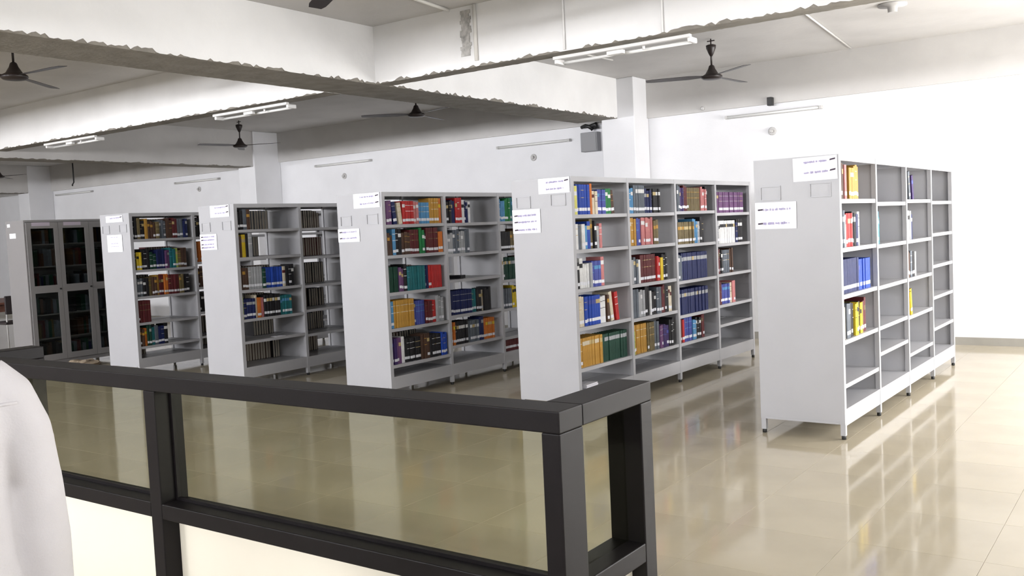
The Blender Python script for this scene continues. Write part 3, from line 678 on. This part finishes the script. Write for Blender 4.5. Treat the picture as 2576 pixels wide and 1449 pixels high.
o = MB().lathe([(0.03, -0.06), (0.10, -0.045), (0.12, 0)], 16).build('ceiling_rose', M_BLACK, None, (-14.6, 2.6, ZC)); tag(o, 'small dark ceiling rose beside the hanging rod', 'ceiling rose')

# ------------------------------------------------------------------ reading table and chairs at the far left
t = thing('reading_table', 'red-brown wooden reading table at the far left edge', 'table', (-15.9, 1.75, 0))
bevel(B(-0.9, 0.9, -0.85, 0.85, 0.75, 0.79).build('table_top', M_WOOD, t), 0.006)
for sx in (-1, 1):
    for sy in (-1, 1): B(sx * 0.83 - 0.03, sx * 0.83 + 0.03, sy * 0.78 - 0.03, sy * 0.78 + 0.03, 0, 0.75).build('leg', M_WOOD, t)
B(0.80, 0.83, -0.75, 0.75, 0.62, 0.75).build('apron', M_WOOD, t)
def chair(x, y, rz, lab):
    t = thing('reading_chair', lab, 'chair', (x, y, 0), rz, 'chairs at the reading table')
    bevel(B(-0.21, 0.21, -0.21, 0.21, 0.42, 0.47).build('seat', M_DARKSEAT, t), 0.015, 3)
    bevel(B(-0.20, 0.20, 0.18, 0.22, 0.60, 0.92).build('backrest', M_DARKSEAT, t), 0.015, 3)
    for sx in (-1, 1):
        MB().tube([(sx * 0.19, -0.19, 0), (sx * 0.18, -0.18, 0.42)], 0.014, 8).build('leg', M_BATTENGREY, t)
        MB().tube([(sx * 0.19, 0.22, 0), (sx * 0.18, 0.19, 0.42), (sx * 0.18, 0.20, 0.62)], 0.014, 8).build('leg', M_BATTENGREY, t)
chair(-14.75, 1.30, -PI / 2, 'dark chair at the near side of the reading table'); chair(-17.1, 1.6, PI / 2, 'dark chair behind the reading table, its back above the table')
chair(-16.0, 0.65, PI, 'dark chair at the end of the reading table')
# crumpled bag on the floor
bm = bmesh.new(); bmesh.ops.create_icosphere(bm, subdivisions=4, radius=1.0); rnd = random.Random(3)
from mathutils import noise as mnoise
for v in bm.verts:
    n = 1 + 0.35 * mnoise.noise(v.co * 2.3) + 0.12 * mnoise.noise(v.co * 6.0)
    v.co = Vector((v.co.x * 0.16 * n, v.co.y * 0.30 * n, max(0.0, (v.co.z + 0.35) * 0.07 * n)))
me = bpy.data.meshes.new('crumpled_bag'); bm.to_mesh(me); bm.free(); me.materials.append(M_KRAFT)
o = put('crumpled_bag', me, None, (-10.75, 0.22, 0.0)); tag(o, 'crumpled brown paper bag on the floor before the glazed cabinet', 'paper bag')

# ------------------------------------------------------------------ person in a white shirt, back towards the camera
def loft(mb, rings, n=24, mi=0):
    """rings: (cx, cy, cz, rx, ry) horizontal ellipses, closed at both ends"""
    k = len(mb.v)
    for (cx, cy, cz, a, b) in rings:
        for i in range(n):
            an = 2 * PI * i / n; mb.v.append((cx + a * math.cos(an), cy + b * math.sin(an), cz))
    for j in range(len(rings) - 1):
        for i in range(n):
            i2 = (i + 1) % n; mb.f.append((k + j * n + i, k + j * n + i2, k + (j + 1) * n + i2, k + (j + 1) * n + i)); mb.m.append(mi); mb.sm.append(True)
    mb.f.append(tuple(k + n - 1 - i for i in range(n))); mb.m.append(mi); mb.sm.append(True)
    mb.f.append(tuple(k + (len(rings) - 1) * n + i for i in range(n))); mb.m.append(mi); mb.sm.append(True)
def remeshed(mb, name, m, parent, vox, smooth=6, loc=(0, 0, 0)):
    o = mb.build(name, m, parent, loc)
    r = o.modifiers.new('join', 'REMESH'); r.mode = 'VOXEL'; r.voxel_size = vox; r.use_smooth_shade = True
    s = o.modifiers.new('smooth', 'SMOOTH'); s.factor = 0.5; s.iterations = smooth
    return o
# local frame: x = the person's right, y = forward (away from the camera), z = up
per = thing('person', 'person in a white shirt seen from behind at the left edge, before the partition', 'person', (-0.328, -6.030, 0))
per.rotation_euler = (0, 0, math.atan2(0.90, 0.44))
bd = MB()
loft(bd, [(0, 0, 0.86, 0.165, 0.115), (0, 0, 0.97, 0.168, 0.115), (0, 0.0, 1.10, 0.145, 0.10), (0, 0, 1.25, 0.165, 0.105), (0, 0, 1.36, 0.175, 0.095), (0, -0.005, 1.43, 0.10, 0.07), (0, 0.005, 1.47, 0.055, 0.055), (0, 0.02, 1.54, 0.052, 0.054)])
loft(bd, [(0, 0.03, 1.50, 0.035, 0.05), (0, 0.035, 1.53, 0.055, 0.075), (0, 0.03, 1.58, 0.068, 0.088), (0, 0.02, 1.64, 0.075, 0.095), (0, 0.015, 1.69, 0.070, 0.088), (0, 0.015, 1.72, 0.045, 0.06), (0, 0.015, 1.735, 0.012, 0.015)], 20)
bd.tube([(0, 0.105, 1.635), (0, 0.125, 1.60), (0, 0.112, 1.588)], [0.010, 0.016, 0.012], 10)                       # nose
for sx in (-1, 1):
    bd.tube([(sx * 0.074, 0.012, 1.65), (sx * 0.082, 0.005, 1.625), (sx * 0.075, 0.01, 1.59)], [(0.012, 0.008), (0.016, 0.008), (0.010, 0.007)], 8)   # ear
    bd.tube([(sx * 0.165, 0, 1.36), (sx * 0.215, -0.005, 1.26), (sx * 0.236, -0.01, 1.09), (sx * 0.243, 0.0, 0.95), (sx * 0.248, 0.03, 0.76)], [0.055, 0.048, 0.038, 0.036, 0.025], 14)
    HD = Vector((sx * 0.010, -0.062, -0.105))
    bd.tube([Vector(q_) + HD for q_ in ((sx * 0.238, 0.085, 0.87), (sx * 0.236, 0.12, 0.81), (sx * 0.234, 0.14, 0.775))], [(0.018, 0.028), (0.018, 0.040), (0.014, 0.036)], 14)           # palm
    for q, (oy, ln) in enumerate(((0.030, 0.070), (0.010, 0.080), (-0.010, 0.075), (-0.030, 0.058))):
        b0 = Vector((sx * 0.234, 0.14 + oy * 0.85, 0.785 + oy * 0.55)) + HD
        bd.tube([b0, b0 + Vector((-sx * 0.004, ln * 0.28, -ln * 0.42)), b0 + Vector((-sx * 0.016, ln * 0.36, -ln * 0.78)), b0 + Vector((-sx * 0.028, ln * 0.34, -ln))], [0.0095, 0.009, 0.0085, 0.007], 8)
    bd.tube([Vector(q_) + HD for q_ in ((sx * 0.234, 0.135, 0.84), (sx * 0.222, 0.175, 0.815), (sx * 0.212, 0.195, 0.785))], [0.012, 0.011, 0.008], 8)                                      # thumb
    bd.tube([(sx * 0.085, 0, 0.90), (sx * 0.095, 0.01, 0.68), (sx * 0.10, 0.015, 0.48), (sx * 0.10, -0.005, 0.30), (sx * 0.10, -0.01, 0.08)], [0.085, 0.075, 0.055, 0.054, 0.038], 16)
    bd.tube([(sx * 0.10, -0.04, 0.035), (sx * 0.105, 0.05, 0.035), (sx * 0.11, 0.17, 0.022)], [(0.03, 0.035), (0.032, 0.042), (0.018, 0.035)], 12)
remeshed(bd, 'body', M_SKIN, per, 0.0085, 4)
sh = MB()   # shirt, loose, hem below the hips, sleeves to the wrist
loft(sh, [(0, 0, 0.74, 0.205, 0.155), (0, 0, 0.86, 0.200, 0.150), (0, 0, 1.0, 0.192, 0.142), (0, -0.005, 1.14, 0.192, 0.138), (0, -0.01, 1.26, 0.202, 0.135), (0, -0.008, 1.34, 0.205, 0.122), (0, -0.005, 1.395, 0.165, 0.098), (0, 0, 1.435, 0.105, 0.078), (0, 0.005, 1.47, 0.066, 0.066)], 32)
for sx in (-1, 1):
    sh.tube([(sx * 0.135, -0.005, 1.375), (sx * 0.180, -0.006, 1.325), (sx * 0.212, -0.008, 1.24), (sx * 0.230, -0.01, 1.10), (sx * 0.240, -0.005, 0.97), (sx * 0.246, 0.01, 0.84), (sx * 0.248, 0.025, 0.765)],
            [0.060, 0.066, 0.066, 0.064, 0.062, 0.056, 0.046], 20)
    for q in range(4):    # gathers below the back yoke
        x_ = sx * (0.07 + 0.02 * q); sh.tube([(x_, -0.135, 1.255), (x_ * 1.03, -0.150, 1.20), (x_ * 1.05, -0.145, 1.12)], [0.006, 0.008, 0.004], 8)
shirt = remeshed(sh, 'shirt', M_SHIRT, per, 0.010, 5)
bpy.context.view_layer.update()
sev = shirt.evaluated_get(bpy.context.evaluated_depsgraph_get())
def on_shirt(a_, z):
    d = Vector((math.cos(a_), math.sin(a_), 0)); hit, p, nrm, _i = sev.ray_cast(Vector((0, 0, z)) + d * 0.6, -d)
    return p if hit else Vector((0, 0, z)) + d * 0.2
MB().tube([on_shirt(PI * (1.10 + 0.80 * q / 30), 1.315) for q in range(31)], 0.0042, 8).build('yoke_seam', M_SHIRT, per)
for q in range(6):
    a_ = PI * (1.70 + 0.035 * q) if q < 3 else PI * (1.30 - 0.035 * (q - 3))
    MB().tube([on_shirt(a_, 1.312), on_shirt(a_ + 0.01, 1.285), on_shirt(a_ + 0.02, 1.25), on_shirt(a_ + 0.03, 1.20)], [0.005, 0.006, 0.005, 0.002], 8).build('pleat', M_SHIRT, per)
cl = MB(); loft(cl, [(0, 0.006, 1.450, 0.074, 0.074), (0, 0.010, 1.485, 0.066, 0.068), (0, 0.012, 1.498, 0.063, 0.065)], 24); cl.build('collar', M_SHIRT, per)
tr = MB()
loft(tr, [(0, 0, 0.84, 0.15, 0.115), (0, 0, 0.92, 0.178, 0.128), (0, 0, 1.0, 0.172, 0.12)], 24)
for sx in (-1, 1): tr.tube([(sx * 0.088, 0, 0.90), (sx * 0.098, 0.01, 0.68), (sx * 0.102, 0.012, 0.48), (sx * 0.104, 0, 0.28), (sx * 0.106, 0, 0.07)], [0.097, 0.090, 0.076, 0.072, 0.066], 18)
remeshed(tr, 'trousers', M_TROUSER, per, 0.011, 4)
hr = MB(); loft(hr, [(0, -0.035, 1.53, 0.055, 0.040), (0, -0.020, 1.58, 0.074, 0.070), (0, -0.012, 1.64, 0.084, 0.088), (0, 0.000, 1.69, 0.082, 0.098), (0, 0.008, 1.73, 0.060, 0.078), (0, 0.012, 1.755, 0.02, 0.03)], 24)
remeshed(hr, 'hair', M_HAIR, per, 0.009, 3)
for sx in (-1, 1):
    f = MB(); f.tube([(sx * 0.10, -0.065, 0.045), (sx * 0.104, 0.04, 0.045), (sx * 0.110, 0.15, 0.036), (sx * 0.112, 0.20, 0.03)], [(0.042, 0.040), (0.044, 0.048), (0.034, 0.046), (0.022, 0.03)], 16)
    f.box(sx * 0.106 - 0.045, sx * 0.106 + 0.045, -0.10, 0.21, 0.0, 0.02); remeshed(f, 'shoe', M_BLACK, per, 0.009, 3)
